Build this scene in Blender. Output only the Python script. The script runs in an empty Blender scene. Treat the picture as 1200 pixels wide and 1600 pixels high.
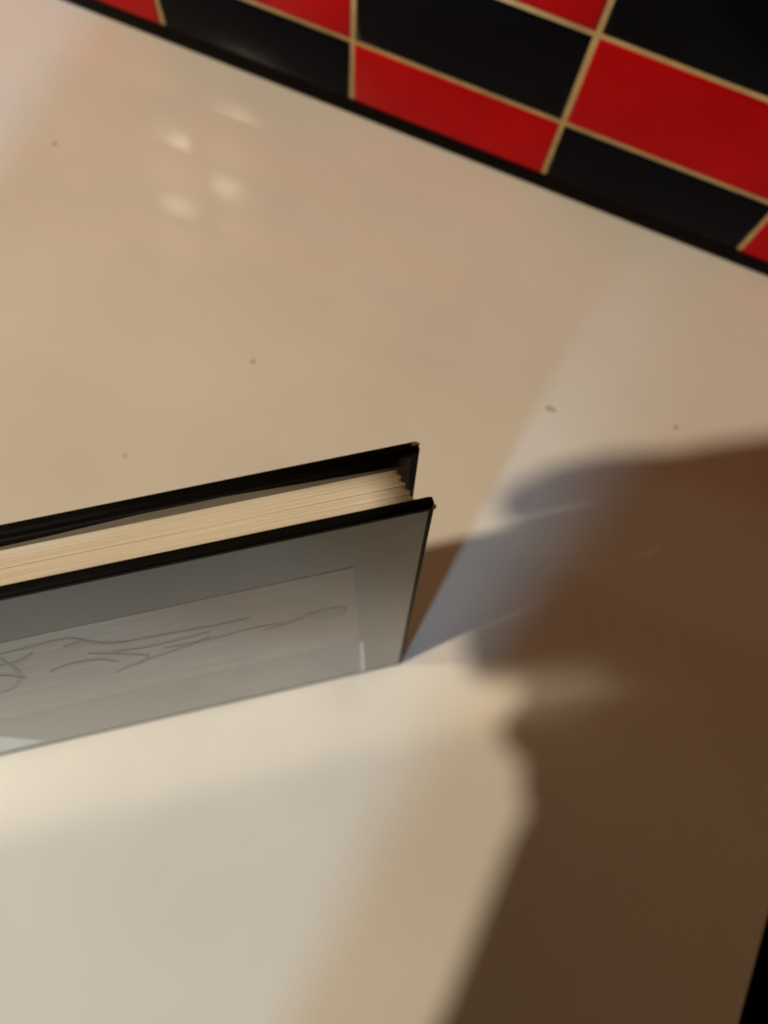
import bpy, bmesh, math, random
from mathutils import Vector, Matrix
random.seed(7)
S = bpy.context.scene
C = S.collection
R = math.radians

# ------------------------------------------------------------------ camera
cam = bpy.data.cameras.new('camera')
cam_o = bpy.data.objects.new('camera', cam)
C.objects.link(cam_o)
ax_r = Vector((0.97241624, 0.22752247, 0.05138263))
ax_u = Vector((-0.23325233, 0.94852877, 0.2142114))
ax_f = Vector((0.0, 0.22028777, -0.97543493))
m = Matrix((ax_r, ax_u, -ax_f)).transposed().to_4x4()
m.translation = Vector((0, 0, 0.52488))
cam_o.matrix_world = m
cam.sensor_fit = 'VERTICAL'
cam.sensor_width = cam.sensor_height = 36.0
cam.lens = 1265.92 / 1600 * 36
cam.clip_start = 0.01
cam.clip_end = 60
cam.dof.use_dof = True
cam.dof.focus_distance = 0.262
cam.dof.aperture_fstop = 28.5 / 3.5          # a phone's 3.5 mm pupil
cam.dof.aperture_blades = 0
S.camera = cam_o

# ------------------------------------------------------------------ light
S.view_settings.view_transform = 'Standard'
S.view_settings.look = 'None'
S.view_settings.exposure = 0
S.view_settings.gamma = 1
w = bpy.data.worlds.new('World')
S.world = w
w.use_nodes = True
bg = w.node_tree.nodes['Background']
bg.inputs[0].default_value = (1.0, 0.40, 0.15, 1)      # dim brown evening room
bg.inputs[1].default_value = 0.066

WARM = Vector((-1.45, -0.69, 2.50))
def lamp(name, kind, loc, power, col, **kw):
    d = bpy.data.lights.new(name, kind)
    d.energy = power
    d.color = col
    for k, v in kw.items():
        setattr(d, k, v)
    o = bpy.data.objects.new(name, d)
    o.location = loc
    C.objects.link(o)
    return o
lamp('ceiling_bulb_light', 'POINT', WARM, 219, (1.0, 0.805, 0.575), shadow_soft_size=0.042)
COOL = Vector((-0.93, -2.95, 1.42))
cl = lamp('window_light', 'AREA', COOL, 54, (0.46, 0.76, 1.0), shape='RECTANGLE', size=0.21, size_y=0.34)
cl.rotation_euler = (Vector((0.02, 0.1, 0.05)) - COOL).to_track_quat('-Z', 'Y').to_euler()

# ------------------------------------------------------------------ materials
def mat(name, col, rough=0.5, spec=0.5, noise=0.0, nscale=20, bump=0.0, bscale=200, coat=0.0, stretch=(1, 1, 1), metallic=0, rvar=0.0, tint=(1, 1, 1)):
    M = bpy.data.materials.new(name)
    M.use_nodes = True
    nt = M.node_tree
    b = nt.nodes['Principled BSDF']
    b.inputs['Base Color'].default_value = (*col, 1)
    b.inputs['Roughness'].default_value = rough
    b.inputs['Specular IOR Level'].default_value = spec
    b.inputs['Metallic'].default_value = metallic
    b.inputs['Specular Tint'].default_value = (*tint, 1)
    b.inputs['Coat Weight'].default_value = coat
    b.inputs['Coat Roughness'].default_value = 0.05
    tc = nt.nodes.new('ShaderNodeTexCoord')
    mp = nt.nodes.new('ShaderNodeMapping')
    mp.inputs['Scale'].default_value = stretch
    nt.links.new(tc.outputs['Object'], mp.inputs[0])
    if noise > 0:
        n = nt.nodes.new('ShaderNodeTexNoise')
        n.inputs['Scale'].default_value = nscale
        n.inputs['Detail'].default_value = 5
        nt.links.new(mp.outputs[0], n.inputs['Vector'])
        r = nt.nodes.new('ShaderNodeMapRange')
        r.inputs['From Min'].default_value = 0.3
        r.inputs['From Max'].default_value = 0.7
        r.inputs['To Min'].default_value = 1 - noise
        r.inputs['To Max'].default_value = 1 + noise
        nt.links.new(n.outputs['Fac'], r.inputs['Value'])
        mx = nt.nodes.new('ShaderNodeVectorMath')
        mx.operation = 'SCALE'
        mx.inputs[0].default_value = col
        nt.links.new(r.outputs[0], mx.inputs['Scale'])
        nt.links.new(mx.outputs[0], b.inputs['Base Color'])
        if rvar > 0:
            r2 = nt.nodes.new('ShaderNodeMapRange')
            r2.inputs['From Min'].default_value = 0.3
            r2.inputs['From Max'].default_value = 0.7
            r2.inputs['To Min'].default_value = rough - rvar
            r2.inputs['To Max'].default_value = rough + rvar
            nt.links.new(n.outputs['Fac'], r2.inputs['Value'])
            nt.links.new(r2.outputs[0], b.inputs['Roughness'])
    if bump > 0:
        n2 = nt.nodes.new('ShaderNodeTexNoise')
        n2.inputs['Scale'].default_value = bscale
        n2.inputs['Detail'].default_value = 4
        nt.links.new(mp.outputs[0], n2.inputs['Vector'])
        bp = nt.nodes.new('ShaderNodeBump')
        bp.inputs['Strength'].default_value = bump
        bp.inputs['Distance'].default_value = 0.001
        nt.links.new(n2.outputs['Fac'], bp.inputs['Height'])
        nt.links.new(bp.outputs[0], b.inputs['Normal'])
    return M

M_table = mat('white_laminate', (0.75, 0.745, 0.70), 0.10, 0.45, noise=0.045, nscale=7)
M_edge = mat('laminate_edge', (0.72, 0.69, 0.62), 0.45)
M_red = mat('red_glaze', (0.56, 0.002, 0.005), 0.30, 0.06, noise=0.10, nscale=14)
M_black = mat('black_glaze', (0.003, 0.0032, 0.008), 0.16, 0.045, noise=0.2, nscale=14)
M_grout = mat('yellowed_grout', (0.74, 0.59, 0.31), 0.85, 0.2, noise=0.18, nscale=60)
M_seal = mat('black_sealant', (0.005, 0.003, 0.003), 0.55, 0.08, noise=0.2, nscale=40)
M_cloth = mat('black_book_cloth', (0.002, 0.0018, 0.0016), 0.5, 0.07, noise=0.25, nscale=90, bump=0.12, bscale=900)
M_front = mat('glossy_grey_print', (0.010, 0.014, 0.016), 0.12, 0.34, noise=0.5, nscale=30, stretch=(1, 1, 12), bump=0.006, bscale=60, tint=(0.82, 0.95, 1.0), rvar=0.02)
M_panel = mat('pinkish_grey_print', (0.21, 0.17, 0.14), 0.12, 0.36, noise=0.2, nscale=26, stretch=(1, 1, 12), bump=0.005, bscale=60, tint=(0.92, 0.97, 1.0), rvar=0.02)
M_strip = mat('dull_grey_print', (0.12, 0.12, 0.11), 0.12, 0.36, noise=0.2, nscale=26, stretch=(1, 1, 12), bump=0.005, bscale=60, tint=(0.92, 0.97, 1.0), rvar=0.02)
M_ink = mat('dark_grey_ink', (0.095, 0.085, 0.075), 0.12, 0.36)
M_white = mat('glossy_white', (0.55, 0.57, 0.55), 0.12, 0.36)
M_inner = mat('dark_endpaper', (0.016, 0.014, 0.011), 0.5, 0.4)
M_fly = mat('glossy_flyleaf', (0.20, 0.185, 0.16), 0.35, 0.5)
M_paper = [mat('page_paper_%s' % n, c, 0.9, 0.15, noise=0.10, nscale=60, stretch=(.3, 40, 40)) for n, c in
           (('cream', (0.78, 0.735, 0.64)), ('pale', (0.86, 0.82, 0.73)), ('warm', (0.755, 0.705, 0.61)))]
M_board = mat('worn_board', (0.50, 0.44, 0.35), 0.9, 0.1)
M_floor = mat('dark_floor', (0.10, 0.09, 0.06), 0.6, 0.3, noise=0.3, nscale=8)
M_crumb = mat('brown_crumb', (0.50, 0.40, 0.29), 0.9, 0.1)
M_skin = mat('skin', (0.45, 0.26, 0.18), 0.5, 0.4, noise=0.06, nscale=40)
M_shirt = mat('dark_knit', (0.03, 0.028, 0.03), 0.95, 0.1, noise=0.2, nscale=80)
M_hair = mat('dark_hair', (0.02, 0.013, 0.009), 0.6, 0.3)
M_phone = mat('phone_shell', (0.012, 0.012, 0.013), 0.25, 0.5)
M_steel = mat('grey_steel', (0.2, 0.2, 0.2), 0.4, 0.5, metallic=1)

# ------------------------------------------------------------------ helpers
def link_bm(name, bm, material, parent=None, smooth=False):
    me = bpy.data.meshes.new(name)
    bmesh.ops.recalc_face_normals(bm, faces=bm.faces)
    bm.to_mesh(me)
    bm.free()
    me.materials.append(material)
    if smooth:
        for p in me.polygons:
            p.use_smooth = True
    o = bpy.data.objects.new(name, me)
    C.objects.link(o)
    if parent:
        o.parent = parent
    return o
def prism(bm, outline, d, mtx=Matrix()):
    """closed outline of 3-D points pushed along d"""
    a = [bm.verts.new(mtx @ Vector(p)) for p in outline]
    b = [bm.verts.new(mtx @ (Vector(p) + Vector(d))) for p in outline]
    bm.faces.new(a)
    bm.faces.new(b[::-1])
    n = len(a)
    for i in range(n):
        bm.faces.new((a[i], b[i], b[(i + 1) % n], a[(i + 1) % n]))
def box(bm, lo, hi, bevel=0, seg=2):
    r = bmesh.ops.create_cube(bm, size=1)
    vs = r['verts']
    for v in vs:
        v.co = Vector(((lo[i] + hi[i]) / 2 + v.co[i] * (hi[i] - lo[i]) for i in range(3)))
    if bevel:
        es = {e for v in vs for e in v.link_edges}
        bmesh.ops.bevel(bm, geom=list(es), offset=bevel, segments=seg, affect='EDGES', profile=0.6)
def thing(name, label, cat, mtx=None, group=None):
    o = bpy.data.objects.new(name, None)
    C.objects.link(o)
    o.empty_display_size = 0.05
    if mtx is not None:
        o.matrix_world = mtx
    o['label'] = label
    o['category'] = cat
    if group:
        o['group'] = group
    return o

# ------------------------------------------------------------------ setting: floor, wall
bm = bmesh.new()
box(bm, (-4, -4, -0.80), (4, 4, -0.76))
o = link_bm('floor', bm, M_floor)
o['kind'] = 'structure'

TH = R(-8.994)
wd = Vector((math.cos(TH), math.sin(TH), 0))
wn = Vector((-wd.y, wd.x, 0))
DW = 0.39322
WM = Matrix((wd, wn, Vector((0, 0, 1)))).transposed().to_4x4()     # x along the wall, y into it, z up
WM.translation = wn * DW
TW, TT = 0.15, 0.07367
U0, HR1, HB = -0.15624, 0.0658, 0.0105
bm = bmesh.new()
box(bm, (-1.6, -0.0024, -0.76), (1.3, 0.10, 1.1))
wall = link_bm('wall', bm, M_grout)
wall.matrix_world = WM
wall['kind'] = 'structure'
def tile_mesh(name, h, material):
    g = 0.0009
    b = bmesh.new()
    lo, hi = Vector((g, -0.0035, g)), Vector((TW - g, 0.004, h - g))
    nx, nz = 12, 6
    bulge = 0.0012 if h > 0.06 else 0.0006
    def pt(i, j):
        u, v = i / nx * 2 - 1, j / nz * 2 - 1
        e = max(abs(u) * (1 - 0.0), abs(v))
        edge = 0.0012 if abs(u) == 1 or abs(v) == 1 else 0.0
        y = -0.0030 - bulge * (1 - v * v) + edge
        return Vector((lo.x + (u + 1) / 2 * (hi.x - lo.x), y, lo.z + (v + 1) / 2 * (hi.z - lo.z)))
    # grid lines crowd towards the rim so the glaze rolls over at the edge
    def wrp(k, n):
        t = k / n
        return n * (0.0 if k == 0 else 1.0 if k == n else 0.012 if k == 1 else 0.988 if k == n - 1 else t)
    gv = [[b.verts.new(pt(wrp(i, nx), wrp(j, nz))) for j in range(nz + 1)] for i in range(nx + 1)]
    for i in range(nx):
        for j in range(nz):
            b.faces.new((gv[i][j], gv[i + 1][j], gv[i + 1][j + 1], gv[i][j + 1]))
    rim = [gv[i][0] for i in range(nx)] + [gv[nx][j] for j in range(nz)] + [gv[i][nz] for i in range(nx, 0, -1)] + [gv[0][j] for j in range(nz, 0, -1)]
    rb = [b.verts.new((v.co.x, 0.004, v.co.z)) for v in rim]
    for i in range(len(rim)):
        k = (i + 1) % len(rim)
        b.faces.new((rim[i], rim[k], rb[k], rb[i]))
    me = bpy.data.meshes.new(name)
    bmesh.ops.recalc_face_normals(bm, faces=bm.faces)
    bm.to_mesh(me)
    bm.free()
    me.materials.append(material)
    if smooth:
        for p in me.polygons:
            p.use_smooth = True
    o = bpy.data.objects.new(name, me)
    C.objects.link(o)
    if parent:
        o.parent = parent
    return o
def prism(bm, outline, d, mtx=Matrix()):
    """closed outline of 3-D points pushed along d"""
    a = [bm.verts.new(mtx @ Vector(p)) for p in outline]
    b = [bm.verts.new(mtx @ (Vector(p) + Vector(d))) for p in outline]
    bm.faces.new(a)
    bm.faces.new(b[::-1])
    n = len(a)
    for i in range(n):
        bm.faces.new((a[i], b[i], b[(i + 1) % n], a[(i + 1) % n]))
def box(bm, lo, hi, bevel=0, seg=2):
    r = bmesh.ops.create_cube(bm, size=1)
    vs = r['verts']
    for v in vs:
        v.co = Vector(((lo[i] + hi[i]) / 2 + v.co[i] * (hi[i] - lo[i]) for i in range(3)))
    if bevel:
        es = {e for v in vs for e in v.link_edges}
        bmesh.ops.bevel(bm, geom=list(es), offset=bevel, segments=seg, affect='EDGES', profile=0.6)
def thing(name, label, cat, mtx=None, group=None):
    o = bpy.data.objects.new(name, None)
    C.objects.link(o)
    o.empty_display_size = 0.05
    if mtx is not None:
        o.matrix_world = mtx
    o['label'] = label
    o['category'] = cat
    if group:
        o['group'] = group
    return o

# ------------------------------------------------------------------ setting: floor, wall
bm = bmesh.new()
box(bm, (-4, -4, -0.80), (4, 4, -0.76))
o = link_bm('floor', bm, M_floor)
o['kind'] = 'structure'

TH = R(-8.994)
wd = Vector((math.cos(TH), math.sin(TH), 0))
wn = Vector((-wd.y, wd.x, 0))
DW = 0.39322
WM = Matrix((wd, wn, Vector((0, 0, 1)))).transposed().to_4x4()     # x along the wall, y into it, z up
WM.translation = wn * DW
TW, TT = 0.15, 0.07367
U0, HR1, HB = -0.15624, 0.0658, 0.0105
bm = bmesh.new()
box(bm, (-1.6, -0.0024, -0.76), (1.3, 0.10, 1.1))
wall = link_bm('wall', bm, M_grout)
wall.matrix_world = WM
wall['kind'] = 'structure'
def tile_mesh(name, h, material):
    g = 0.0009
    b = bmesh.new()
    lo, hi = Vector((g, -0.0035, g)), Vector((TW - g, 0.004, h - g))
    back = [b.verts.new((x, hi.y, z)) for x, z in ((lo.x, lo.z), (hi.x, lo.z), (hi.x, hi.z), (lo.x, hi.z))]
    rings = [back]
    for ins, y in ((0, -0.0005), (0.0008, -0.0024), (0.0022, -0.0033), (0.0045, -0.0036)):
        rings.append([b.verts.new((x, y, z)) for x, z in ((lo.x + ins, lo.z + ins), (hi.x - ins, lo.z + ins), (hi.x - ins, hi.z - ins), (lo.x + ins, hi.z - ins))])
    for p, q in zip(rings, rings[1:]):
        for i in range(4):
            b.faces.new((p[i], p[(i + 1) % 4], q[(i + 1) % 4], q[i]))
    b.faces.new(rings[-1])
    me = bpy.data.meshes.new(name)
    bmesh.ops.recalc_face_normals(b, faces=b.faces)
    b.to_mesh(me)
    b.free()
    me.materials.append(material)
    for p in me.polygons:
        p.use_smooth = True
    return me
tiles = {}
for nm, mt in (('red', M_red), ('black', M_black)):
    tiles[nm, 0] = tile_mesh(nm + '_cut_tile', HR1 - HB, mt)
    tiles[nm, 1] = tile_mesh(nm + '_tile', TT, mt)
for c in range(-5, 6):
    for r in range(0, 6):
        black = (c + r) % 2 != 0            # column -1, row 0 (above the table) is black
        o = bpy.data.objects.new('tile', tiles['black' if black else 'red', min(r, 1)])
        C.objects.link(o)
        o.parent = wall
        o.location = (U0 + c * TW, random.uniform(-.0003, .0003), HB if r == 0 else HR1 + (r - 1) * TT)
        o.rotation_euler = (R(random.uniform(-.2, .2)), 0, R(random.uniform(-.03, .03)))
# black sealant bead between table and lowest tiles
bm = bmesh.new()
pts = [(0, 0.0012, 0.0004), (0, -0.0052, 0.0004), (0, -0.0050, 0.003), (0, -0.0040, 0.0075), (0, -0.0034, 0.0108), (0, -0.0028, 0.0126), (0, 0.0012, 0.0128)]
prism(bm, [(-1.0, p[1], p[2]) for p in pts], (1.42, 0, 0))
link_bm('sealant_bead', bm, M_seal, wall, True)

# ------------------------------------------------------------------ table
table = thing('table', 'white laminate table standing against the red and black tiled wall', 'table', WM.copy())
EU = 0.29480
bm = bmesh.new()
box(bm, (-1.0, -0.80, -0.032), (EU, -0.0005, 0.0), 0.003, 3)
link_bm('tabletop', bm, M_table, table, False)
bm = bmesh.new()
box(bm, (-0.96, -0.76, -0.10), (EU - 0.05, -0.04, -0.0325))
link_bm('apron', bm, M_edge, table)
for x in (-0.93, EU - 0.08):
    for y in (-0.73, -0.07):
        bm = bmesh.new()
        prism(bm, [(x - .022, y - .022, -0.1005), (x + .022, y - .022, -0.1005), (x + .022, y + .022, -0.1005), (x - .022, y + .022, -0.1005)], (0, 0, -0.6585))
        link_bm('leg', bm, M_edge, table)

# ------------------------------------------------------------------ book
LEAN = R(8.374)
TB = R(25.8535)
bd = Vector((math.cos(TB), math.sin(TB), 0))
bn = Vector((-bd.y, bd.x, 0))
bnn = bn * math.cos(LEAN) - Vector((0, 0, 1)) * math.sin(LEAN)
bz = bn * math.sin(LEAN) + Vector((0, 0, 1)) * math.cos(LEAN)
BM = Matrix((bd, bnn, bz)).transposed().to_4x4()        # x along the book (0 = right end), y towards the wall, z up the cover
BM.translation = Vector((0.03323, 0.0244, 0.0006))
book = thing('book', 'thick hardcover book standing upright on the white table, black edges and grey picture cover', 'book', BM.copy())
BL, BH, BT = 0.46, 0.2814, 0.0236
TL = math.tan(LEAN)
def board(name, y0, y1, material, flare=0.0):
    """cover board with rounded edges; its foot is cut level with the table"""
    b = bmesh.new()
    ny, rr = 0.0012, 0.0012
    nz = 12
    t = y1 - y0
    # section (y,z) ring, swept along x with rounded corner at the free end
    ring = [(y0, 0), (y0, BH - rr), (y0 + rr * .3, BH - rr * .3), (y0 + rr, BH), (y1 - rr, BH), (y1 - rr * .3, BH - rr * .3), (y1, BH - rr), (y1, 0)]
    xs = [(-BL, 0), (-BL * .6, 0), (-BL * .3, 0), (-0.05, 0), (-0.012, 0), (-0.0012, 0), (-0.0003, 0.0004), (0, 0.0012)]
    prev = None
    first = None
    for x, ins in xs:
        f = flare * max(0, (x + 0.05) / 0.05) ** 2
        vs = []
        for i, (y, z) in enumerate(ring):
            yy = min(max(y, y0 + ins), y1 - ins) + f
            zz = z
            if z > 0:
                zz = z - ins * 1.2
            else:
                zz = yy * TL
            vs.append(b.verts.new((x, yy, zz)))
        if prev:
            for i in range(len(ring)):
                j = (i + 1) % len(ring)
                b.faces.new((prev[i], prev[j], vs[j], vs[i]))
        else:
            first = vs
        prev = vs
    b.faces.new(first)
    b.faces.new(prev)
    return link_bm(name, b, material, book)
front = board('front_cover', 0.0, 0.0040, M_cloth)
back = board('back_cover', BT - 0.0040, BT, M_cloth)
# spine at the far left end
bm = bmesh.new()
out = []
for i in range(13):
    a = math.pi * i / 12
    out.append((-BL - 0.006 * math.sin(a), BT / 2 - (BT / 2) * math.cos(a), 0))
inn = [(-BL - 0.001 - 0.002 * math.sin(math.pi * i / 12), BT / 2 - (BT / 2 - 0.003) * math.cos(math.pi * i / 12), 0) for i in range(13)][::-1]
prism(bm, [(x, y, y * TL) for x, y, z in out + inn], (0, 0, BH - 0.003))
link_bm('spine', bm, M_cloth, book, True)

# printed sheet on the front cover, then the picture fields, each its own thin layer
def field(name, pts, y, material, parent):
    b = bmesh.new()
    prism(b, [(x, y, z) for x, z in pts], (0, -y, 0) if False else (0, 0.00012, 0))
    return link_bm(name, b, material, parent)
Y0 = -0.00014
cov = field('cover_sheet', [(-BL + .012, 0.0052), (-0.0022, 0.0052), (-0.0022, BH - 0.0026), (-BL + .012, BH - 0.0026)], Y0, M_front, front)  # starts above the foot: bare black cloth below imitates the dark contact shadow
field('picture_panel', [(-BL + .04, 0.1035), (-0.0262, 0.1035), (-0.0272, 0.2352), (-BL + .04, 0.2352)], Y0 - .00013, M_panel, front)
field('picture_strip', [(-BL + .04, 0.0085), (-0.0262, 0.0085), (-0.0262, 0.1030), (-BL + .04, 0.1030)], Y0 - .00013, M_strip, front)
field('white_border', [(-0.0259, 0.006), (-0.0238, 0.006), (-0.0243, 0.098), (-0.0259, 0.099)], Y0 - .00013, M_white, front)
field('white_corner_patch', [(-0.27, 0.012), (-0.245, 0.013), (-0.2165, 0.0165), (-0.2234, 0.062), (-0.27, 0.075)], Y0 - .00026, M_white, front)  # pale patch low on the left of the cover
# ladle-shaped blot with a curling tail
def stroke(pts, wmax, name='printed_line', taper=True):
    L = [Vector((x, 0, z)) for x, z in pts]
    P = []
    for i in range(len(L) - 1):
        a, b_, c_, d_ = L[max(i - 1, 0)], L[i], L[i + 1], L[min(i + 2, len(L) - 1)]
        for k in range(6):
            t = k / 6
            P.append(0.5 * ((2 * b_) + (c_ - a) * t + (2 * a - 5 * b_ + 4 * c_ - d_) * t * t + (3 * b_ - a - 3 * c_ + d_) * t ** 3))
    P.append(L[-1])
    up, dn = [], []
    n = len(P)
    for i, q in enumerate(P):
        tan = (P[min(i + 1, n - 1)] - P[max(i - 1, 0)]).normalized()
        nor = Vector((-tan.z, 0, tan.x))
        ww = wmax(i / (n - 1)) if callable(wmax) else wmax * (math.sin(math.pi * (i + .5) / n) ** .5)
        up.append((q + nor * ww))
        dn.append((q - nor * ww))
    b = bmesh.new()
    y = Y0 - .00026
    va = [[b.verts.new((v.x, yy, v.z)) for v in (u, d_) for yy in (y, y + .00012)] for u, d_ in zip(up, dn)]
    for p, q in zip(va, va[1:]):
        for i, j in ((0, 1), (1, 3), (3, 2), (2, 0)):
            b.faces.new((p[i], p[j], q[j], q[i]))
    b.faces.new((va[0][0], va[0][1], va[0][3], va[0][2]))
    b.faces.new((va[-1][0], va[-1][1], va[-1][3], va[-1][2]))
    return link_bm(name, b, M_ink, front)
def blot(pts):
    b = bmesh.new()
    n = len(pts)
    P = []
    for i in range(n):
        p0, p1, p2, p3 = (Vector((*pts[(i + k) % n], 0)) for k in (-1, 0, 1, 2))
        for k in range(4):
            t = k / 4
            P.append(0.5 * ((2 * p1) + (p2 - p0) * t + (2 * p0 - 5 * p1 + 4 * p2 - p3) * t * t + (3 * p1 - p0 - 3 * p2 + p3) * t ** 3))
    prism(b, [(q.x, Y0 - .00026, q.y) for q in P], (0, .00012, 0))
    return link_bm('printed_blot', b, M_ink, front)
blot([(-0.0560, 0.1752), (-0.0528, 0.1779), (-0.0475, 0.1815), (-0.0413, 0.1842), (-0.0361, 0.1834), (-0.0321, 0.1783), (-0.0312, 0.1727), (-0.0327, 0.1669), (-0.0368, 0.1643),
      (-0.0411, 0.1668), (-0.0441, 0.1722), (-0.048, 0.1737), (-0.0523, 0.1735)])
for pts, ww in (
    ([(-.0555, .175), (-.0600, .172), (-.0680, .170)], .0010),
    ([(-.1588, .2213), (-.1493, .2225), (-.1397, .2236), (-.1332, .2224), (-.1298, .2152)], .0013),
    ([(-.1388, .213), (-.1312, .2144), (-.1267, .2058), (-.1181, .2013)], .0018),
    ([(-.123, .2017), (-.106, .1995), (-.0862, .1961), (-.0707, .196)], .0011),
    ([(-.1101, .1780), (-.1013, .1757), (-.0901, .1751), (-.0704, .178), (-.0600, .1752)], .0012),
    ([(-.1371, .1529), (-.1201, .1636), (-.1017, .1715), (-.0900, .1800)], .0009),
    ([(-.161, .2163), (-.1646, .1897), (-.1748, .1673), (-.1836, .1622)], .0010),
    ([(-.1270, .190), (-.1160, .186), (-.1010, .186), (-.0880, .188)], .0007),
    ([(-.1350, .196), (-.1260, .184), (-.1180, .170), (-.1260, .158)], .0007),
    ([(-.1560, .180), (-.1450, .186), (-.1350, .182), (-.1300, .172)], .0007),
    ([(-.1700, .213), (-.1640, .206), (-.1560, .208), (-.1500, .214)], .0009),
    ([(-.1900, .190), (-.1800, .196), (-.1700, .190), (-.1660, .178)], .0009)):
    stroke(pts, ww)

# text block: bundles of pages of slightly different size
PY0, PY1 = 0.0042, 0.0164
n = 26
PH = BH - 0.0040
for i in range(n):
    y0 = PY0 + (PY1 - PY0) * i / n
    y1 = PY0 + (PY1 - PY0) * (i + 1) / n - 0.00003
    zt = PH + random.uniform(-.00010, .00008) + (0.0004 if i == 13 else 0)
    x1 = -0.0052 - 0.0030 * i / n - (0.0013, 0.0004, 0.0, 0.0003, 0.0009, 0.0016)[i % 6] * (0.4 + 0.6 * (i > 8)) - random.uniform(0, .0002)
    b = bmesh.new()
    xs = [-BL + .003, -0.30, -0.20, -0.14, -0.10, -0.07, -0.04, -0.02, x1]
    bow = lambda x: 0.0
    prev = None
    for k, x in enumerate(xs):
        dz = random.uniform(-.00012, .00012)
        vs = [b.verts.new((x, y0, 0.005 + y0 * TL)), b.verts.new((x, y0, zt + dz - .0001)), b.verts.new((x, (y0 + y1) / 2, zt + dz + .00008)), b.verts.new((x, y1, zt + dz - .0001)), b.verts.new((x, y1, 0.005 + y1 * TL))]
        if prev:
            for q in range(5):
                b.faces.new((prev[q], prev[(q + 1) % 5], vs[(q + 1) % 5], vs[q]))
        else:
            b.faces.new(vs)
        prev = vs
    b.faces.new(prev)
    link_bm('page_bundle', b, M_paper[1 if i == 13 else (0, 2, 0, 0, 2)[i % 5]], book)
# loose dark flyleaf standing between pages and back cover
bm = bmesh.new()
cols = []
for k in range(15):
    x = -0.005 - (BL - .02) * (k / 14) ** 1.3
    yy = 0.0170 + 0.0022 * math.exp(-((x + .075) / .045) ** 2)
    zt = BH - 0.0045 if x > -0.16 else BH - .0045 - (abs(x) - .16) * .02
    cols.append([bm.verts.new((x, yy + s, z)) for s, z in ((0, .004 + yy * TL), (0, zt), (.00022, zt), (.00022, .004 + yy * TL))])
for p, q in zip(cols, cols[1:]):
    for i in range(4):
        bm.faces.new((p[i], p[(i + 1) % 4], q[(i + 1) % 4], q[i]))
bm.faces.new(cols[0]); bm.faces.new(cols[-1])
link_bm('flyleaf', bm, M_fly, book, True)
# inside lining of the back cover
bm = bmesh.new()
yy = BT - 0.0040
prism(bm, [(-BL + .01, yy - .00013, .006 + yy * TL), (-.003, yy - .00013, .006 + yy * TL), (-.003, yy - .00013, BH - .0032), (-BL + .01, yy - .00013, BH - .0032)], (0, .0001, 0))
link_bm('inside_lining', bm, M_inner, back)
# worn pale corners where the board shows
def chip(x, y, z, sx, sy, sz, parent):
    b = bmesh.new()
    bmesh.ops.create_icosphere(b, subdivisions=2, radius=1)
    for v in b.verts:
        j = 1 + random.uniform(-.22, .22)
        v.co = Vector((x + v.co.x * sx * j, y + v.co.y * sy * j, z + v.co.z * sz * j))
    return link_bm('worn_corner', b, M_board, parent, True)
chip(-0.0016, BT - .0014, BH - .0008, .0019, .0007, .0012, back)
chip(-0.0004, 0.0006, BH - .0018, .0009, .0009, .0013, front)
chip(-0.0028, BT - .0011, BH - .0004, .0012, .0004, .0003, back)

# ------------------------------------------------------------------ crumbs on the table
def crumb(x, y, sx, sy, label):
    b = bmesh.new()
    bmesh.ops.create_icosphere(b, subdivisions=2, radius=1)
    for v in b.verts:
        j = 1 + random.uniform(-.3, .3)
        v.co = Vector((v.co.x * sx * j, v.co.y * sy * j, max(v.co.z, -.6) * .0006 * j + .0004))
    o = link_bm('crumb', b, M_crumb, None, True)
    o.location = (x, y, 0)
    o['label'] = label
    o['category'] = 'crumb'
    o['group'] = 'small crumbs on the table'
crumb(.0953, .2165, .0040, .0012, 'thin brown crumb on white table behind the right end of the book')
crumb(.1826, .2252, .0016, .0014, 'round brown crumb on white table near the shadow at the right')
crumb(-.1116, .1999, .0013, .0010, 'tiny brown crumb on bare white table behind the middle of the book')
crumb(-.1758, .1147, .0012, .0009, 'tiny brown crumb on white table close behind the book near the left edge')
crumb(-.2928, .3261, .0016, .0009, 'tiny brown crumb on white table near the upper left by the tiles')

# ------------------------------------------------------------------ photographer (behind the lens) and phone
def blob(name, caps, material, voxel, parent=None):
    """capsule chains fused into one continuous skin"""
    b = bmesh.new()
    for (p, r0), (q, r1) in caps:
        p, q = Vector(p), Vector(q)
        L = (q - p).length
        n = max(2, int(L / (min(r0, r1) * .45)) + 1)
        for i in range(n + 1):
            t = i / n
            bmesh.ops.create_icosphere(b, subdivisions=2, radius=r0 + (r1 - r0) * t, matrix=Matrix.Translation(p.lerp(q, t)))
    o = link_bm(name, b, material, parent, True)
    md = o.modifiers.new('fuse', 'REMESH')
    md.mode = 'VOXEL'
    md.voxel_size = voxel
    md.use_smooth_shade = True
    sm = o.modifiers.new('relax', 'SMOOTH')
    sm.factor = 0.5
    sm.iterations = 4
    return o
def chain(*pr):
    return list(zip(pr, pr[1:]))
person = thing('person', 'person in dark knit jumper leaning over the table holding up a phone', 'person', Matrix.Translation((0, -0.6, -0.76)))
def W(p):      # world -> person space
    return (p[0], p[1] + 0.6, p[2] + 0.76)
def wc(*pr):
    return chain(*[(W(p), r) for p, r in pr])
wrist = (-.148, -.160, .525)
body = []
body += wc(((0.0, -.53, .62), .055), ((-.01, -.40, .70), .055), ((-.01, -.34, .75), .05))       # neck
body += wc(((-.01, -.32, .82), .088), ((-.01, -.29, .80), .080), ((-.01, -.27, .75), .060))      # head
for sx in (-1, 1):                                                                                  # ears
    body += wc(((-.01 + sx * .084, -.325, .83), .012), ((-.01 + sx * .088, -.318, .80), .010))
body += wc(((-.01, -.208, .785), .011), ((-.01, -.200, .768), .014))                               # nose
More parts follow.
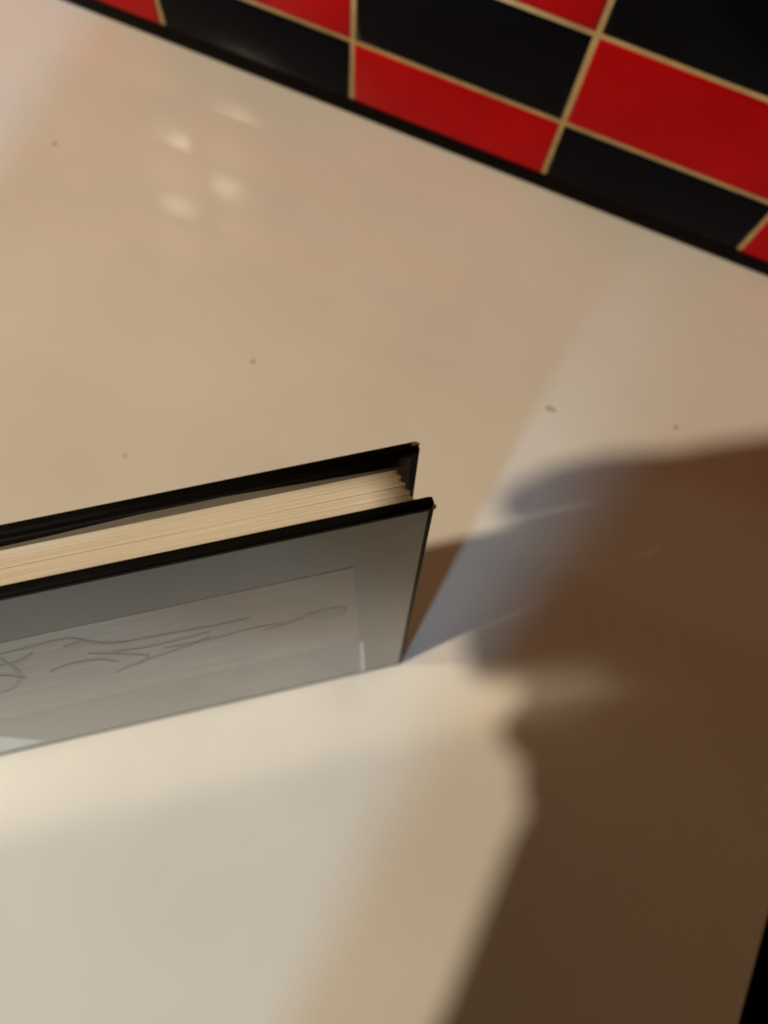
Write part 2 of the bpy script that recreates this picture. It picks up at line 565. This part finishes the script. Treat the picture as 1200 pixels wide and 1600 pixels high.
body += wc(((-.160, -.51, .53), .048), ((-.115, -.42, .38), .042), (wrist, .029))
for dx in (-.006, .012, .030):                                                                      # palm
    body += wc((wrist, .022), ((-.128 + dx, -.088, .528), .020), ((-.126 + dx, -.040, .524), .017))
body += wc(((-.160, -.155, .525), .026), ((-.105, -.135, .526), .026), ((-.092, -.095, .526), .022))
# four fingers and thumb, each of its own length: the index held out, the others shaped to fill out the hand's cast shadow
fing = [
    (((-.132, -.016, .526), .0175), ((-.160, .002, .530), .0175), ((-.188, -.0065, .526), .0182), ((-.211, -.015, .523), .0160), ((-.229, -.027, .518), .0133)),
    (((-.136, -.046, .526), .016), ((-.156, -.042, .530), .0130), ((-.178, -.051, .529), .0120), ((-.196, -.061, .524), .0105)),
    (((-.140, -.074, .526), .018), ((-.170, -.0595, .530), .0160), ((-.202, -.0745, .528), .0136), ((-.225, -.0895, .526), .0104), ((-.247, -.1018, .525), .0075)),
    (((-.146, -.104, .526), .020), ((-.180, -.098, .530), .0170), ((-.212, -.104, .528), .0150), ((-.232, -.113, .520), .0120)),
    (((-.104, -.110, .526), .022), ((-.108, -.060, .532), .0200), ((-.114, -.010, .542), .0185), ((-.112, .022, .544), .0165), ((-.150, .012, .536), .0125)),
]
body += wc(((-.165, -.130, .524), .028), ((-.178, -.162, .524), .027))                                # heel of the hand
body += wc(((-.160, -.120, .524), .022), ((-.192, -.130, .523), .020), ((-.207, -.142, .522), .0145))
for f in fing:
    body += wc(*f)
body += wc(((-.150, -.0365, .526), .0152), ((-.128, -.045, .526), .018))  # extra lumps added to close lit gaps in the hand's shadow
body += wc(((-.147, -.0175, .526), .0160), ((-.112, -.036, .526), .022))
body += wc(((.16, -.45, .40), .036), ((.02, -.43, .345), .034), ((-.05, -.425, .335), .029))         # right forearm, added across the front to block part of the window light
for q, (dy, dz, r) in enumerate(((-.006, .022, .0095), (-.003, .008, .0100), (-.003, -.008, .0098), (-.006, -.022, .0085))):
    body += wc(((-.045, -.425, .335 + dz * .7), .014), ((-.095, -.425 + dy, .335 + dz), r + .002), ((-.125 + .006 * q, -.420 + dy, .333 + dz), r))
body += wc(((-.05, -.420, .353), .014), ((-.078, -.405, .369), .011), ((-.096, -.402, .371), .0095))
blob('body', body, M_skin, 0.0045, person)
jump = []
jump += wc(((.020, -.60, .05), .150), ((.022, -.60, .19), .143), ((.020, -.60, .28), .158), ((.035, -.60, .37), .142), ((.02, -.56, .52), .130))
jump += wc(((.10, -.55, .55), .075), ((-.10, -.53, .55), .075)) + wc(((-.110, -.51, .53), .070), ((-.160, -.51, .53), .070), ((-.113, -.42, .38), .076), ((-.139, -.275, .49), .058), ((-.148, -.200, .518), .052), ((-.146, -.172, .525), .050)) + wc(((-.110, -.35, .45), .055), ((-.106, -.29, .49), .055), ((-.104, -.22, .522), .050), ((-.108, -.17, .523), .040))
jump += wc(((.16, -.54, .54), .066), ((.22, -.50, .40), .056), ((.12, -.45, .39), .046), ((.02, -.43, .345), .042))
blob('jumper', jump, M_shirt, 0.012, person)
hair = wc(((-.01, -.34, .845), .090), ((-.01, -.30, .855), .080), ((-.01, -.38, .80), .080), ((-.08, -.32, .80), .035), ((.06, -.32, .80), .035))
blob('hair', hair, M_hair, 0.009, person)
trou = wc(((-.06, -.62, .02), .095), ((-.08, -.63, -.35), .075), ((-.08, -.64, -.70), .055)) + wc(((.10, -.62, .02), .095), ((.12, -.63, -.35), .075), ((.12, -.64, -.70), .055)) + wc(((-.06, -.62, .02), .10), ((.10, -.62, .02), .10))
blob('trousers', trou, M_shirt, 0.014, person)

PM = Matrix((ax_r, ax_u, -ax_f)).transposed().to_4x4()
PM.translation = Vector((0, 0, 0.52488)) - ax_f * 0.004
phone = thing('phone', 'black phone held level over the table by the person in the dark jumper', 'phone', PM)
bm = bmesh.new()
box(bm, (-.140, -.056, .002), (.030, .020, .0095), .003, 3)
link_bm('shell', bm, M_phone, phone)
bm = bmesh.new()
bmesh.ops.create_cone(bm, segments=32, radius1=.0055, radius2=.0055, depth=.0016, cap_ends=True, matrix=Matrix.Translation((0, 0, .0011)))
link_bm('lens_ring', bm, M_steel, phone)
bm = bmesh.new()
prism(bm, [(-.136, -.052, .0097), (.026, -.052, .0097), (.026, .016, .0097), (-.136, .016, .0097)], (0, 0, .0003))
link_bm('screen', bm, M_phone, phone)

# render hints
S.cycles.caustics_reflective = True
S.cycles.blur_glossy = 0.1
S.cycles.filter_width = 2.0
S.cycles.max_bounces = 8
S.cycles.use_denoising = True
S.cycles.use_guiding = True
S.cycles.use_surface_guiding = True
S.cycles.sample_clamp_indirect = 150
